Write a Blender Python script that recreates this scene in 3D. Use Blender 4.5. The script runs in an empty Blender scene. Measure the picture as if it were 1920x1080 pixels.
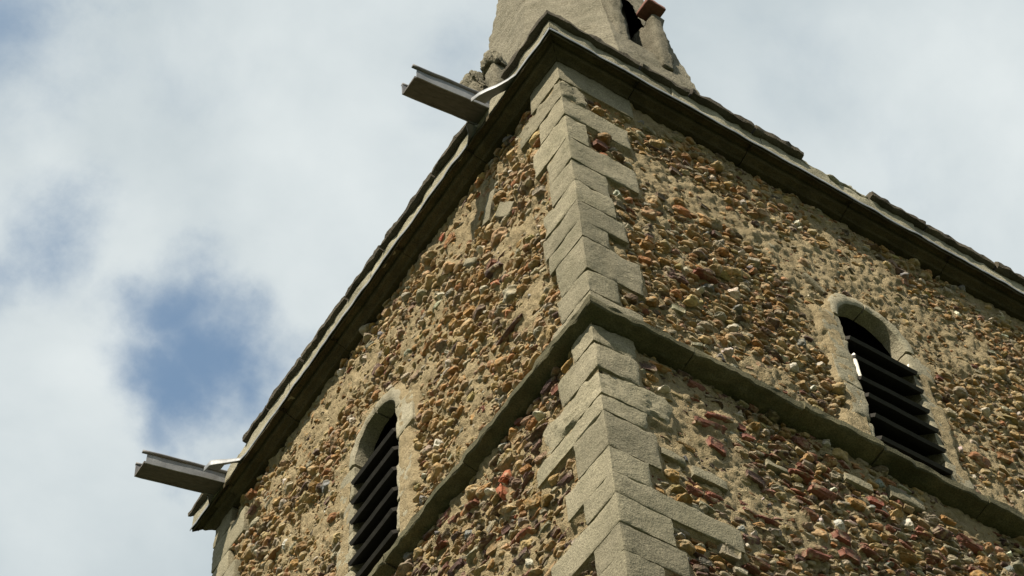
import bpy, math, random
import numpy as np
from mathutils import Matrix, Vector

random.seed(7)
RNG = np.random.default_rng(7)
SC = bpy.context.scene
COL = SC.collection
H = 13.5                      # height of the cornice above the ground

# ------------------------------------------------------------------ camera
CAM_M = np.array([[0.83989609, -0.54035309, -0.05092251],
                  [0.41992034, 0.70639901, -0.56979589],
                  [0.34386258, 0.45718593, 0.82020701]])   # rows: right, down, forward
CAM_C = np.array([-4.2189, -4.8668, H - 11.917])
FPX = 3652.7                  # focal length in pixels of a 1920 wide picture
cam = bpy.data.cameras.new('camera')
cam.sensor_width = 36.0
cam.lens = FPX / 1920 * 36.0
cam.clip_start = 0.05
cam.clip_end = 5000
camo = bpy.data.objects.new('camera', cam)
COL.objects.link(camo)
r_, d_, f_ = CAM_M
camo.matrix_world = Matrix(((r_[0], -d_[0], -f_[0], CAM_C[0]),
                            (r_[1], -d_[1], -f_[1], CAM_C[1]),
                            (r_[2], -d_[2], -f_[2], CAM_C[2]),
                            (0, 0, 0, 1)))
SC.camera = camo


def pix_dir(x, y):
    v = CAM_M.T @ np.array([(x - 960) / FPX, (y - 540) / FPX, 1.0])
    return v / np.linalg.norm(v)


# ------------------------------------------------------------------ exposure
SC.view_settings.view_transform = 'Standard'
SC.view_settings.look = 'None'
SC.view_settings.exposure = 0.80
SC.view_settings.gamma = 1.0
SC.view_settings.use_curve_mapping = False

# ------------------------------------------------------------------ sun
SUN_FROM = np.array([-0.69, -0.345, 0.64])
SUN_FROM /= np.linalg.norm(SUN_FROM)
sun = bpy.data.lights.new('sun', 'SUN')
sun.energy = 5.0
sun.angle = math.radians(0.6)
sun.color = (1.0, 0.89, 0.72)
suno = bpy.data.objects.new('sun', sun)
suno.rotation_euler = Vector(SUN_FROM).to_track_quat('Z', 'Y').to_euler()
suno.location = (-20, -14, 40)
COL.objects.link(suno)

# ------------------------------------------------------------------ sky with clouds
world = bpy.data.worlds.new('World')
SC.world = world
world.use_nodes = True
wn, wl = world.node_tree.nodes, world.node_tree.links
wn.clear()


def N(t, **kw):
    n = wn.new(t)
    for k, v in kw.items():
        setattr(n, k, v)
    return n


def wmath(op, a, b=None, clamp=False):
    n = N('ShaderNodeMath', operation=op, use_clamp=clamp)
    for i, v in enumerate((a, b)):
        if v is None:
            continue
        if isinstance(v, (int, float)):
            n.inputs[i].default_value = v
        else:
            wl.new(v, n.inputs[i])
    return n.outputs[0]


w_out = N('ShaderNodeOutputWorld')
sky = N('ShaderNodeTexSky', sky_type='NISHITA')
sky.sun_disc = False
sky.sun_elevation = math.asin(SUN_FROM[2])
sky.sun_rotation = math.atan2(SUN_FROM[0], SUN_FROM[1])
sky.air_density = 1.0
sky.dust_density = 1.2
sky.ozone_density = 1.0
bg_sky = N('ShaderNodeBackground')
bg_sky.inputs['Strength'].default_value = 0.108
tint = N('ShaderNodeMix', data_type='RGBA', blend_type='MULTIPLY')
tint.inputs[0].default_value = 1.0
tint.inputs[7].default_value = (0.74, 0.98, 0.99, 1)
wl.new(sky.outputs[0], tint.inputs[6])
wl.new(tint.outputs[2], bg_sky.inputs['Color'])
tc = N('ShaderNodeTexCoord')
wdir = tc.outputs['Generated']


def wnoise(scale, detail, rough, off, dist=0.0):
    mp = N('ShaderNodeMapping')
    mp.inputs['Location'].default_value = off
    wl.new(wdir, mp.inputs['Vector'])
    n = N('ShaderNodeTexNoise')
    n.inputs['Scale'].default_value = scale
    n.inputs['Detail'].default_value = detail
    n.inputs['Roughness'].default_value = rough
    n.inputs['Distortion'].default_value = dist
    wl.new(mp.outputs[0], n.inputs['Vector'])
    return n


warp = wnoise(9.0, 7, 0.6, (3.1, 1.7, 0.4))
wv = N('ShaderNodeVectorMath', operation='SUBTRACT')
wl.new(warp.outputs['Color'], wv.inputs[0])
wv.inputs[1].default_value = (0.5, 0.5, 0.5)
wv2 = N('ShaderNodeVectorMath', operation='SCALE')
wl.new(wv.outputs[0], wv2.inputs[0])
wv2.inputs['Scale'].default_value = 0.10
wv3 = N('ShaderNodeVectorMath', operation='ADD')
wl.new(wdir, wv3.inputs[0])
wl.new(wv2.outputs[0], wv3.inputs[1])
gap = None
# breaks in the cloud: direction, angular radius, weight
for (gx, gy, gr, gw) in ((-30, 30, 120, 0.8), (40, 0, 70, .6), (140, 20, 55, .5), (15, 150, 60, .5), (95, 440, 70, .7), (30, 500, 60, .55), (60, 390, 50, .4),
                         (285, 570, 65, .7), (360, 600, 80, .85), (440, 600, 60, .7), (400, 690, 95, 1.0), (340, 750, 85, 1.0), (310, 815, 60, .85),
                         (470, 700, 60, .7), (520, 640, 40, .5), (450, 850, 45, .4), (850, 110, 80, 0.42), (360, 515, 45, .5)):
    dv = N('ShaderNodeVectorMath', operation='DISTANCE')
    wl.new(wv3.outputs[0], dv.inputs[0])
    dv.inputs[1].default_value = pix_dir(gx, gy)
    q = wmath('DIVIDE', dv.outputs['Value'], gr * 1.25 / FPX)
    q = wmath('MULTIPLY', q, q)
    e = wmath('MULTIPLY', wmath('POWER', 2.0, wmath('MULTIPLY', q, -1.0)), gw * 1.08)
    gap = e if gap is None else wmath('MAXIMUM', gap, e)
big = wnoise(2.2, 4, 0.5, (0.7, 4.2, 1.3))             # wider breaks, over the whole sky
brk = wmath('MULTIPLY', wmath('SUBTRACT', big.outputs['Fac'], 0.56), 3.0, clamp=True)
gap = wmath('ADD', gap, wmath('MULTIPLY', brk, 0.8))
fine = wnoise(7.0, 10, 0.6, (5.3, 2.2, 8.1), 0.25)
cov = wmath('SUBTRACT', 1.02, gap)
cov = wmath('ADD', cov, wmath('MULTIPLY', wmath('SUBTRACT', fine.outputs['Fac'], 0.5), 1.5))
mr = N('ShaderNodeMapRange', interpolation_type='SMOOTHSTEP')
wl.new(cov, mr.inputs['Value'])
mr.inputs['From Min'].default_value = -0.10
mr.inputs['From Max'].default_value = 0.95
mr.inputs['To Min'].default_value = 0.14
# cloud body: denser cloud is greyer, thin lit edges whiter
body = wnoise(3.6, 7, 0.52, (1.3, 7.7, 2.9), 0.2)
cr = N('ShaderNodeValToRGB')
cr.color_ramp.elements[0].position = 0.33
cr.color_ramp.elements[0].color = (0.43, 0.52, 0.57, 1)
cr.color_ramp.elements[1].position = 0.66
cr.color_ramp.elements[1].color = (0.82, 0.88, 0.885, 1)
wl.new(body.outputs['Fac'], cr.inputs['Fac'])
bg_cl = N('ShaderNodeBackground')
bg_cl.inputs['Strength'].default_value = 0.535
wl.new(cr.outputs['Color'], bg_cl.inputs['Color'])
mixw = N('ShaderNodeMixShader')
wl.new(mr.outputs[0], mixw.inputs['Fac'])
wl.new(bg_sky.outputs[0], mixw.inputs[1])
wl.new(bg_cl.outputs[0], mixw.inputs[2])
wl.new(mixw.outputs[0], w_out.inputs['Surface'])


# ------------------------------------------------------------------ noise (vectorised)
def _hash(i, j, k, s):
    h = (i * 374761393 + j * 668265263 + k * 2147483647 + s * 974634541) & 0xFFFFFFFF
    h = ((h ^ (h >> 13)) * 1274126177) & 0xFFFFFFFF
    h = ((h ^ (h >> 16)) * 2246822519) & 0xFFFFFFFF
    return ((h ^ (h >> 15)) & 0xFFFFFF) / float(0xFFFFFF) * 2 - 1


def vnoise(P, s=0):
    P = np.asarray(P, float)
    f = np.floor(P)
    I = f.astype(np.int64)
    t = P - f
    t = t * t * t * (t * (t * 6 - 15) + 10)
    r = 0
    for a in (0, 1):
        for b in (0, 1):
            for c in (0, 1):
                w = (t[:, 0] if a else 1 - t[:, 0]) * (t[:, 1] if b else 1 - t[:, 1]) * (t[:, 2] if c else 1 - t[:, 2])
                r = r + w * _hash(I[:, 0] + a, I[:, 1] + b, I[:, 2] + c, s)
    return r


def fbm(P, sc, oct=4, s=0, g=0.5):
    P = np.asarray(P, float) * sc
    a, r = 1.0, 0
    for o in range(oct):
        r = r + a * vnoise(P, s + o * 17)
        P = P * 2.03 + 11.3
        a *= g
    return r


# ------------------------------------------------------------------ mesh helpers
def mesh_np(name, V, F, smooth=True, colors=None, mat=None, sharp=0):
    """F: (m,k) int array of triangles or quads."""
    me = bpy.data.meshes.new(name)
    V = np.ascontiguousarray(V, np.float32)
    F = np.ascontiguousarray(F, np.int32)
    m, k = F.shape
    me.vertices.add(len(V))
    me.vertices.foreach_set('co', V.ravel())
    me.loops.add(m * k)
    me.loops.foreach_set('vertex_index', F.ravel())
    me.polygons.add(m)
    me.polygons.foreach_set('loop_start', np.arange(0, m * k, k, dtype=np.int32))
    me.polygons.foreach_set('loop_total', np.full(m, k, np.int32))
    me.polygons.foreach_set('use_smooth', np.full(m, smooth, bool))
    if colors is not None:
        at = me.color_attributes.new('stone_color', 'FLOAT_COLOR', 'POINT')
        at.data.foreach_set('color', np.ascontiguousarray(np.c_[colors, np.ones(len(colors))], np.float32).ravel())
    me.update(calc_edges=True)
    me.validate()
    if sharp:
        me.set_sharp_from_angle(angle=math.radians(sharp))
    if mat:
        me.materials.append(mat)
    return me


def obj(name, me, parent=None, mat=None):
    o = bpy.data.objects.new(name, me)
    COL.objects.link(o)
    if parent is not None:
        o.parent = parent
    if mat is not None and me is not None:
        me.materials.append(mat)
    return o


def thing(name, label, cat, loc=(0, 0, 0)):
    o = bpy.data.objects.new(name, None)
    o.empty_display_size = 0.3
    COL.objects.link(o)
    o.location = loc
    o['label'] = label
    o['category'] = cat
    return o


def box_grid(nx, ny, nz):
    """closed box surface in [0,1]^3 with shared vertices, quads."""
    idx, V, F = {}, [], []

    def v(i, j, k):
        t = (i, j, k)
        if t not in idx:
            idx[t] = len(V)
            V.append((i / nx, j / ny, k / nz))
        return idx[t]
    for i in range(nx):
        for j in range(ny):
            F.append((v(i, j, 0), v(i, j + 1, 0), v(i + 1, j + 1, 0), v(i + 1, j, 0)))
            F.append((v(i, j, nz), v(i + 1, j, nz), v(i + 1, j + 1, nz), v(i, j + 1, nz)))
    for i in range(nx):
        for k in range(nz):
            F.append((v(i, 0, k), v(i + 1, 0, k), v(i + 1, 0, k + 1), v(i, 0, k + 1)))
            F.append((v(i, ny, k), v(i, ny, k + 1), v(i + 1, ny, k + 1), v(i + 1, ny, k)))
    for j in range(ny):
        for k in range(nz):
            F.append((v(0, j, k), v(0, j, k + 1), v(0, j + 1, k + 1), v(0, j + 1, k)))
            F.append((v(nx, j, k), v(nx, j + 1, k), v(nx, j + 1, k + 1), v(nx, j, k + 1)))
    return np.array(V), np.array(F)


def block_geom(lo, hi, r=0.012, rough=0.004, cell=0.035, seed=0, chips=0.5, tilt=0.0):
    """worn stone block: rounded, chipped edges and an uneven face."""
    lo, hi = np.array(lo, float), np.array(hi, float)
    d = hi - lo
    n = np.clip(np.ceil(d / cell).astype(int), 2, 22)
    V, F = box_grid(*n)
    # cluster rows near the edges so the rounding is resolved
    for a in range(3):
        e = min(0.4, r * 1.3 / d[a])
        t = V[:, a]
        k = 1.0 / n[a]
        V[:, a] = np.where(t < 1e-6, 0, np.where(t > 1 - 1e-6, 1, np.where(t < k + 1e-6, e, np.where(t > 1 - k - 1e-6, 1 - e,
                  e + (t - k) / max(1e-6, 1 - 2 * k) * (1 - 2 * e)))))
    P = lo + V * d
    rr = r * (1 + chips * np.clip(fbm(P, 9.0, 3, seed + 5), -0.9, 2.5) * 1.6)
    rr = np.clip(rr, 0.002, d.min() * 0.45)[:, None]
    Q = np.clip(P, lo + rr, hi - rr)
    dv = P - Q
    L = np.linalg.norm(dv, axis=1, keepdims=True)
    P2 = np.where(L > 1e-9, Q + dv / np.maximum(L, 1e-9) * np.minimum(rr, L), P)
    c = (lo + hi) / 2
    nn = np.where(L > 1e-9, dv / np.maximum(L, 1e-9), (P - c) / np.linalg.norm(P - c, axis=1, keepdims=True))
    h = fbm(P, 6.0, 2, seed + 31) * 1.2 + fbm(P * np.array([1, 1, 2.2]), 22.0, 3, seed) * 0.9
    P2 = P2 + nn * (h * rough)[:, None]
    return P2, F


def block(name, lo, hi, mat, parent, **kw):
    V, F = block_geom(lo, hi, **kw)
    return obj(name, mesh_np(name, V, F, mat=mat, sharp=42), parent)


# ------------------------------------------------------------------ materials
def new_mat(name):
    m = bpy.data.materials.new(name)
    m.use_nodes = True
    nt = m.node_tree
    return m, nt, nt.nodes['Principled BSDF']


def noise_node(nt, scale, detail=4, rough=0.55, stretch=None, loc=(0, 0, 0)):
    g = nt.nodes.new('ShaderNodeNewGeometry')
    mp = nt.nodes.new('ShaderNodeMapping')
    mp.inputs['Scale'].default_value = stretch or (1, 1, 1)
    mp.inputs['Location'].default_value = loc
    nt.links.new(g.outputs['Position'], mp.inputs['Vector'])
    n = nt.nodes.new('ShaderNodeTexNoise')
    n.inputs['Scale'].default_value = scale
    n.inputs['Detail'].default_value = detail
    n.inputs['Roughness'].default_value = rough
    nt.links.new(mp.outputs[0], n.inputs['Vector'])
    return n.outputs['Fac']


def ramp(nt, fac, stops):
    r = nt.nodes.new('ShaderNodeValToRGB')
    el = r.color_ramp.elements
    while len(el) < len(stops):
        el.new(0.5)
    for e, (p, c) in zip(el, stops):
        e.position = p
        e.color = (*c, 1) if len(c) == 3 else c
    nt.links.new(fac, r.inputs['Fac'])
    return r.outputs['Color']


def mixc(nt, fac, a, b, mode='MIX'):
    m = nt.nodes.new('ShaderNodeMix')
    m.data_type = 'RGBA'
    m.blend_type = mode
    for s, v in ((0, fac), (6, a), (7, b)):
        if isinstance(v, (int, float)):
            m.inputs[s].default_value = v
        elif isinstance(v, tuple):
            m.inputs[s].default_value = (*v, 1)
        else:
            nt.links.new(v, m.inputs[s])
    return m.outputs[2]


def mth(nt, op, a, b=0.0, clamp=False):
    m = nt.nodes.new('ShaderNodeMath')
    m.operation = op
    m.use_clamp = clamp
    for i, v in enumerate((a, b)):
        if isinstance(v, (int, float)):
            m.inputs[i].default_value = v
        else:
            nt.links.new(v, m.inputs[i])
    return m.outputs[0]


def bump(nt, bsdf, hs, dist=0.01, strength=1.0):
    tot = None
    for h, w in hs:
        x = mth(nt, 'MULTIPLY', h, w)
        tot = x if tot is None else mth(nt, 'ADD', tot, x)
    b = nt.nodes.new('ShaderNodeBump')
    b.inputs['Distance'].default_value = dist
    b.inputs['Strength'].default_value = strength
    nt.links.new(tot, b.inputs['Height'])
    nt.links.new(b.outputs[0], bsdf.inputs['Normal'])


ALB = 0.84


def sc3(c, k=None):
    return tuple(x * (k or ALB) for x in c)


def stone_mat(name, c0, c1, stain, stain_amt=0.5, rough=0.9, streak=(2, 2, 14), bdist=0.012, vary=0.34, grain=110):
    m, nt, bs = new_mat(name)
    c0, c1, stain = sc3(c0), sc3(c1), sc3(stain)
    a = noise_node(nt, 5.0, 6, 0.6)
    s = noise_node(nt, 7.0, 5, 0.6, streak)
    g = noise_node(nt, grain, 3, 0.6)
    p = noise_node(nt, 16.0, 4, 0.65, None, (4, 2, 9))
    col = ramp(nt, a, [(0.32, c0), (0.68, c1)])
    st = mth(nt, 'MULTIPLY', mth(nt, 'SUBTRACT', noise_node(nt, 2.6, 6, 0.65, None, (7, 1, 3)), 0.45), 5.0, clamp=True)
    col = mixc(nt, mth(nt, 'MULTIPLY', st, stain_amt), col, stain)
    dk = ramp(nt, s, [(0.25, (0.62, 0.62, 0.6)), (0.6, (1.06, 1.05, 1.03))])
    col = mixc(nt, 0.55, col, dk, 'MULTIPLY')
    gr = ramp(nt, g, [(0.32, (0.58, 0.57, 0.55)), (0.68, (1.3, 1.3, 1.3))])
    col = mixc(nt, 0.9, col, gr, 'MULTIPLY')
    oi = nt.nodes.new('ShaderNodeObjectInfo')
    rv = mth(nt, 'ADD', mth(nt, 'MULTIPLY', oi.outputs['Random'], vary), 1 - vary * 0.5)
    vm = nt.nodes.new('ShaderNodeVectorMath')
    vm.operation = 'SCALE'
    nt.links.new(col, vm.inputs[0])
    nt.links.new(rv, vm.inputs['Scale'])
    nt.links.new(vm.outputs[0], bs.inputs['Base Color'])
    bs.inputs['Roughness'].default_value = rough
    bs.inputs['Specular IOR Level'].default_value = 0.25
    bump(nt, bs, [(s, 0.55), (g, 0.5), (p, 0.9)], bdist, 0.9)
    return m


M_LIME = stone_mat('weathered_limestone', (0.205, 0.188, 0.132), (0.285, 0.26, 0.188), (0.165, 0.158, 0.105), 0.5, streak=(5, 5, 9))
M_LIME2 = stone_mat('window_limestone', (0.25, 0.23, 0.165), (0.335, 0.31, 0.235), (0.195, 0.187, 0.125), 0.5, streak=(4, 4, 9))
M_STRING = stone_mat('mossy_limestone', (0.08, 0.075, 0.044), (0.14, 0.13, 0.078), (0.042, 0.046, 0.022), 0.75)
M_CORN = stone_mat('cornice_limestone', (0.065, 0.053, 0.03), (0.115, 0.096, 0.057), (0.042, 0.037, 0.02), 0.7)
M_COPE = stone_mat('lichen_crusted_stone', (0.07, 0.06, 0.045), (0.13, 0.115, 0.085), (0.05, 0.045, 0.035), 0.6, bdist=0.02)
M_PAR = stone_mat('parapet_limestone', (0.27, 0.255, 0.19), (0.38, 0.36, 0.275), (0.19, 0.18, 0.12), 0.6)
M_SPIRE = stone_mat('spire_limestone', (0.155, 0.143, 0.105), (0.24, 0.222, 0.17), (0.12, 0.115, 0.08), 0.5, streak=(1.5, 1.5, 20), bdist=0.03, grain=60)


def mortar_mat():
    m, nt, bs = new_mat('sandy_lime_mortar')
    a = noise_node(nt, 3.5, 6, 0.6)
    b = noise_node(nt, 22.0, 5, 0.65)
    g = noise_node(nt, 130.0, 3, 0.6)
    col = ramp(nt, a, [(0.3, (0.235, 0.195, 0.122)), (0.55, (0.315, 0.265, 0.172)), (0.75, (0.36, 0.305, 0.205))])
    col = mixc(nt, 0.8, col, ramp(nt, b, [(0.3, (0.66, 0.63, 0.58)), (0.65, (1.1, 1.09, 1.06))]), 'MULTIPLY')
    col = mixc(nt, 0.8, col, ramp(nt, g, [(0.32, (0.68, 0.66, 0.62)), (0.68, (1.22, 1.2, 1.17))]), 'MULTIPLY')
    nt.links.new(col, bs.inputs['Base Color'])
    bs.inputs['Roughness'].default_value = 0.95
    bs.inputs['Specular IOR Level'].default_value = 0.15
    bump(nt, bs, [(b, 1.0), (g, 0.5)], 0.03, 1.0)
    return m


M_MORTAR = mortar_mat()


def cobble_mat(name, per_object):
    m, nt, bs = new_mat(name)
    if per_object:
        c = nt.nodes.new('ShaderNodeObjectInfo').outputs['Color']
    else:
        at = nt.nodes.new('ShaderNodeAttribute')
        at.attribute_name = 'stone_color'
        c = at.outputs['Color']
    b = noise_node(nt, 26.0, 5, 0.65)
    g = noise_node(nt, 120.0, 3, 0.6)
    col = mixc(nt, 0.9, c, ramp(nt, b, [(0.3, (0.5, 0.48, 0.46)), (0.7, (1.35, 1.33, 1.28))]), 'MULTIPLY')
    col = mixc(nt, 0.6, col, ramp(nt, g, [(0.3, (0.66, 0.66, 0.66)), (0.7, (1.25, 1.25, 1.25))]), 'MULTIPLY')
    sm = mth(nt, 'MULTIPLY', mth(nt, 'SUBTRACT', noise_node(nt, 14.0, 5, 0.65, None, (3, 8, 1)), 0.50), 7.0, clamp=True)
    col = mixc(nt, mth(nt, 'MULTIPLY', sm, 0.85), col, (0.295, 0.247, 0.158))     # lime mortar smeared over the stone
    nt.links.new(col, bs.inputs['Base Color'])
    bs.inputs['Roughness'].default_value = 0.72
    bs.inputs['Specular IOR Level'].default_value = 0.35
    bump(nt, bs, [(b, 1.0), (g, 0.25)], 0.012, 0.9)
    return m


M_COB_OBJ = cobble_mat('cobble_stone', True)
M_COB_MASS = cobble_mat('cobble_stone_small', False)


def simple_mat(name, c0, c1, rough, metal=0.0, scale=18.0, bd=0.004, stretch=None):
    m, nt, bs = new_mat(name)
    a = noise_node(nt, scale, 5, 0.6, stretch)
    nt.links.new(ramp(nt, a, [(0.3, c0), (0.7, c1)]), bs.inputs['Base Color'])
    bs.inputs['Roughness'].default_value = rough
    bs.inputs['Metallic'].default_value = metal
    bump(nt, bs, [(a, 1.0)], bd, 0.8)
    return m


M_LEAD = simple_mat('weathered_lead', (0.13, 0.142, 0.16), (0.25, 0.262, 0.278), 0.55, 0.25, 9.0, 0.006)
M_LEADD = simple_mat('dull_lead', (0.085, 0.085, 0.088), (0.15, 0.15, 0.156), 0.6, 0.2, 12.0, 0.006)
M_LEADM = simple_mat('streaked_lead', (0.13, 0.135, 0.145), (0.25, 0.26, 0.275), 0.55, 0.25, 7.0, 0.006)
M_BOARD = simple_mat('weathered_board', (0.05, 0.045, 0.04), (0.09, 0.082, 0.075), 0.85, 0.0, 8.0, 0.006, (1, 7, 7))
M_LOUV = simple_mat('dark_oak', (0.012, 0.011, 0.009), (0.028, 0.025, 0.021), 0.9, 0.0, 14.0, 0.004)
M_TILE = simple_mat('red_clay', (0.10, 0.038, 0.026), (0.15, 0.06, 0.042), 0.85, 0.0, 30.0, 0.004)
M_WHITE = simple_mat('sunlit_white', (0.62, 0.59, 0.53), (0.76, 0.74, 0.69), 0.8, 0.0, 30.0, 0.003)  # white stands in for sunlight on the strip and scrap by the window
M_CORE = simple_mat('plain_rubble', (0.28, 0.23, 0.15), (0.40, 0.33, 0.22), 0.95, 0.0, 9.0, 0.03)
M_INSIDE = simple_mat('dark_inside', (0.05, 0.045, 0.035), (0.09, 0.08, 0.065), 0.95, 0.0, 6.0, 0.01)  # dark colour stands in for the shade of closed interiors


# ------------------------------------------------------------------ ground
def build_ground():
    m, nt, bs = new_mat('churchyard_grass')
    a = noise_node(nt, 0.6, 6, 0.65)
    nt.links.new(ramp(nt, a, [(0.3, (0.030, 0.045, 0.014)), (0.7, (0.055, 0.075, 0.026))]), bs.inputs['Base Color'])
    bs.inputs['Roughness'].default_value = 0.95
    n = 24
    xs = np.linspace(-1, 1, n + 1)
    xs = np.sign(xs) * np.abs(xs) ** 3 * 2000
    V = np.array([(x, y, 0) for y in xs for x in xs])
    F = np.array([(j * (n + 1) + i, j * (n + 1) + i + 1, (j + 1) * (n + 1) + i + 1, (j + 1) * (n + 1) + i) for j in range(n) for i in range(n)])
    o = obj('ground', mesh_np('ground', V, F, mat=m))
    o['kind'] = 'structure'


build_ground()

# ------------------------------------------------------------------ the tower
W = 5.0
TOWER = thing('church_tower', 'square church tower of brown cobbles with pale stone corners under the spire', 'tower')
ZS = H - 3.085               # string course
# quoin courses at the near corner: z top, z bottom (below cornice), reach on the left wall, reach on the right wall, wear
Q_UP = [(0.0, .262, .34, .62, .012), (.262, .50, .54, .20, .045), (.50, .752, .28, .54, .018), (.752, 1.037, .385, .175, .02),
        (1.037, 1.318, .26, .53, .016), (1.318, 1.577, .25, .28, .014), (1.577, 1.808, .35, .29, .018),
        (1.808, 2.027, .39, .36, .014), (2.027, 2.215, .345, .21, .014), (2.215, 2.556, .285, .42, .02),
        (2.556, 2.785, .31, .22, .016), (2.785, 3.06, .39, .365, .018)]
Q_LO = [(3.10, 3.29, .21, .27, .03), (3.29, 3.53, .355, .27, .022), (3.53, 3.76, .54, .46, .05), (3.76, 3.91, .64, .265, .02),
        (3.91, 4.20, .28, .31, .012), (4.20, 4.403, .41, .225, .012), (4.403, 4.58, .26, .78, .012),
        (4.58, 4.79, .59, .313, .012), (4.79, 4.99, .23, .38, .012), (4.99, 5.22, .55, .21, .014),
        (5.22, 5.45, .3, .5, .012), (5.45, 5.68, .56, .28, .012), (5.68, 5.92, .27, .52, .012), (5.92, 6.2, .5, .27, .012),
        (6.2, 6.45, .28, .5, .012), (6.45, 6.7, .52, .3, .012)]
LO_SHIFT = 0.03               # the lower stage stands a little proud on its left wall


def quoin_reach(zrel, side, lower):
    for (a, b, L, R, w) in (Q_LO if lower else Q_UP):
        if a - 0.004 <= zrel <= b + 0.004:
            return L if side == 'L' else R
    return 0.25


def build_quoins():
    for k, (a, b, L, R, w) in enumerate(Q_UP + Q_LO):
        low = k >= len(Q_UP)
        sh = LO_SHIFT if low else 0.0
        j1, j2 = random.uniform(-.003, .003), random.uniform(-.003, .003)
        block('quoin', (-sh - j1, -j2, H - b + .0025), (R, L, H - a - .0025), M_LIME, TOWER,
              r=w * .42, rough=0.0018 + w * 0.14, seed=k * 7, chips=1.9, cell=.024)
    # far corners: left wall's end and right wall's end
    k = 200
    for (z0, z1, sh) in ((0, 3.06, 0), (3.1, 6.6, LO_SHIFT)):
        z = z0
        flip = 0
        while z < z1 - 0.1:
            h = min(random.uniform(.22, .34), z1 - z)
            a, b = (.52, .27) if flip else (.28, .5)
            a *= random.uniform(.85, 1.15)
            b *= random.uniform(.85, 1.15)
            block('quoin', (-sh + random.uniform(-.006, .002), W - a, H - z - h + .005), (b, W + random.uniform(0, .008), H - z - .005),
                  M_LIME, TOWER, r=.014, seed=k)
            block('quoin', (W - b, random.uniform(-.006, .002), H - z - h + .005), (W + random.uniform(0, .008), a, H - z - .005),
                  M_LIME, TOWER, r=.014, seed=k + 1)
            FARQ.append((z, z + h, a, b))
            k += 2
            z += h
            flip ^= 1


FARQ = []
build_quoins()

# windows: u of the middle, half width, springing and sill below the cornice
WIN = {'L': dict(u=2.447, hw=0.277, sp=1.525, sill=3.0), 'R': dict(u=2.415, hw=0.287, sp=1.53, sill=3.0)}
JAMBS = {'L': [], 'R': []}    # (u0,u1,ztop,zbot) footprints


def in_open(side, u, z, grow=0.0):
    w = WIN[side]
    du = u - w['u']
    return ((np.abs(du) < w['hw'] + grow) & (z > -w['sill']) & (z <= -w['sp'])) | \
           ((du ** 2 + (z + w['sp']) ** 2 < (w['hw'] + grow) ** 2) & (z > -w['sp']))


def wall_frame(side, low):
    """local (u, n, z) to world: u along the wall from the near corner, n outwards."""
    sh = LO_SHIFT if low else 0.0
    if side == 'L':
        return lambda u, n, z: np.c_[-sh - n, u, z]
    return lambda u, n, z: np.c_[u, -n, z]


# jamb stones' footprints first (the rubble keeps clear of them)
for side in 'LR':
    w = WIN[side]
    for sgn in (-1, 1):
        z = w['sp'] + random.uniform(-.02, .02)
        k = 0
        while z < w['sill']:
            h = random.uniform(.24, .36)
            wd = (random.uniform(.12, .16) if k % 2 else random.uniform(.16, .23))
            e0 = w['u'] + sgn * w['hw']
            e1 = e0 + sgn * wd
            JAMBS[side].append((min(e0, e1), max(e0, e1), -z, -min(z + h, w['sill'] + .05), sgn))
            z += h
            k += 1

AR = 0.08                     # width of the arch stones' face

# ------------------------------------------------------------------ rubble facing
PAL = {
    'tan': (.34, .24, .12), 'ochre': (.28, .165, .06), 'orange': (.27, .13, .05), 'dark': (.115, .08, .05), 'grey': (.28, .25, .19),
    'white': (.56, .53, .47), 'slate': (.17, .175, .18), 'red': (.19, .075, .05), 'plum': (.105, .06, .05), 'pink': (.28, .185, .125),
    'yellow': (.30, .225, .10), 'brick': (.33, .11, .055)}
MIX = {
    ('L', 0): dict(tan=.46, ochre=.25, orange=.04, dark=.05, grey=.12, white=.018, slate=.008, red=.008, plum=.015, pink=.05, yellow=.04, brick=.003),
    ('R', 0): dict(tan=.34, ochre=.30, orange=.08, dark=.10, grey=.10, white=.022, slate=.006, red=.012, plum=.015, pink=.04, yellow=.04),
    ('L', 1): dict(tan=.30, ochre=.18, orange=.04, dark=.14, grey=.10, white=.02, slate=.015, red=.05, plum=.17, pink=.04, yellow=.04, brick=.006),
    ('R', 1): dict(tan=.26, ochre=.16, orange=.04, dark=.09, grey=.18, white=.025, slate=.012, red=.16, plum=.09, pink=.03, yellow=.06)}


def ico(sub):
    t = (1 + 5 ** .5) / 2
    V = [(-1, t, 0), (1, t, 0), (-1, -t, 0), (1, -t, 0), (0, -1, t), (0, 1, t), (0, -1, -t), (0, 1, -t), (t, 0, -1), (t, 0, 1), (-t, 0, -1), (-t, 0, 1)]
    F = [(0, 11, 5), (0, 5, 1), (0, 1, 7), (0, 7, 10), (0, 10, 11), (1, 5, 9), (5, 11, 4), (11, 10, 2), (10, 7, 6), (7, 1, 8),
         (3, 9, 4), (3, 4, 2), (3, 2, 6), (3, 6, 8), (3, 8, 9), (4, 9, 5), (2, 4, 11), (6, 2, 10), (8, 6, 7), (9, 8, 1)]
    V = [np.array(v) / np.linalg.norm(v) for v in V]
    for _ in range(sub):
        mid, G = {}, []

        def m(a, b):
            k = (min(a, b), max(a, b))
            if k not in mid:
                p = V[a] + V[b]
                V.append(p / np.linalg.norm(p))
                mid[k] = len(V) - 1
            return mid[k]
        for a, b, c in F:
            x, y, z = m(a, b), m(b, c), m(c, a)
            G += [(a, x, z), (b, y, x), (c, z, y), (x, y, z)]
        F = G
    return np.array(V), np.array(F)


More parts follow.
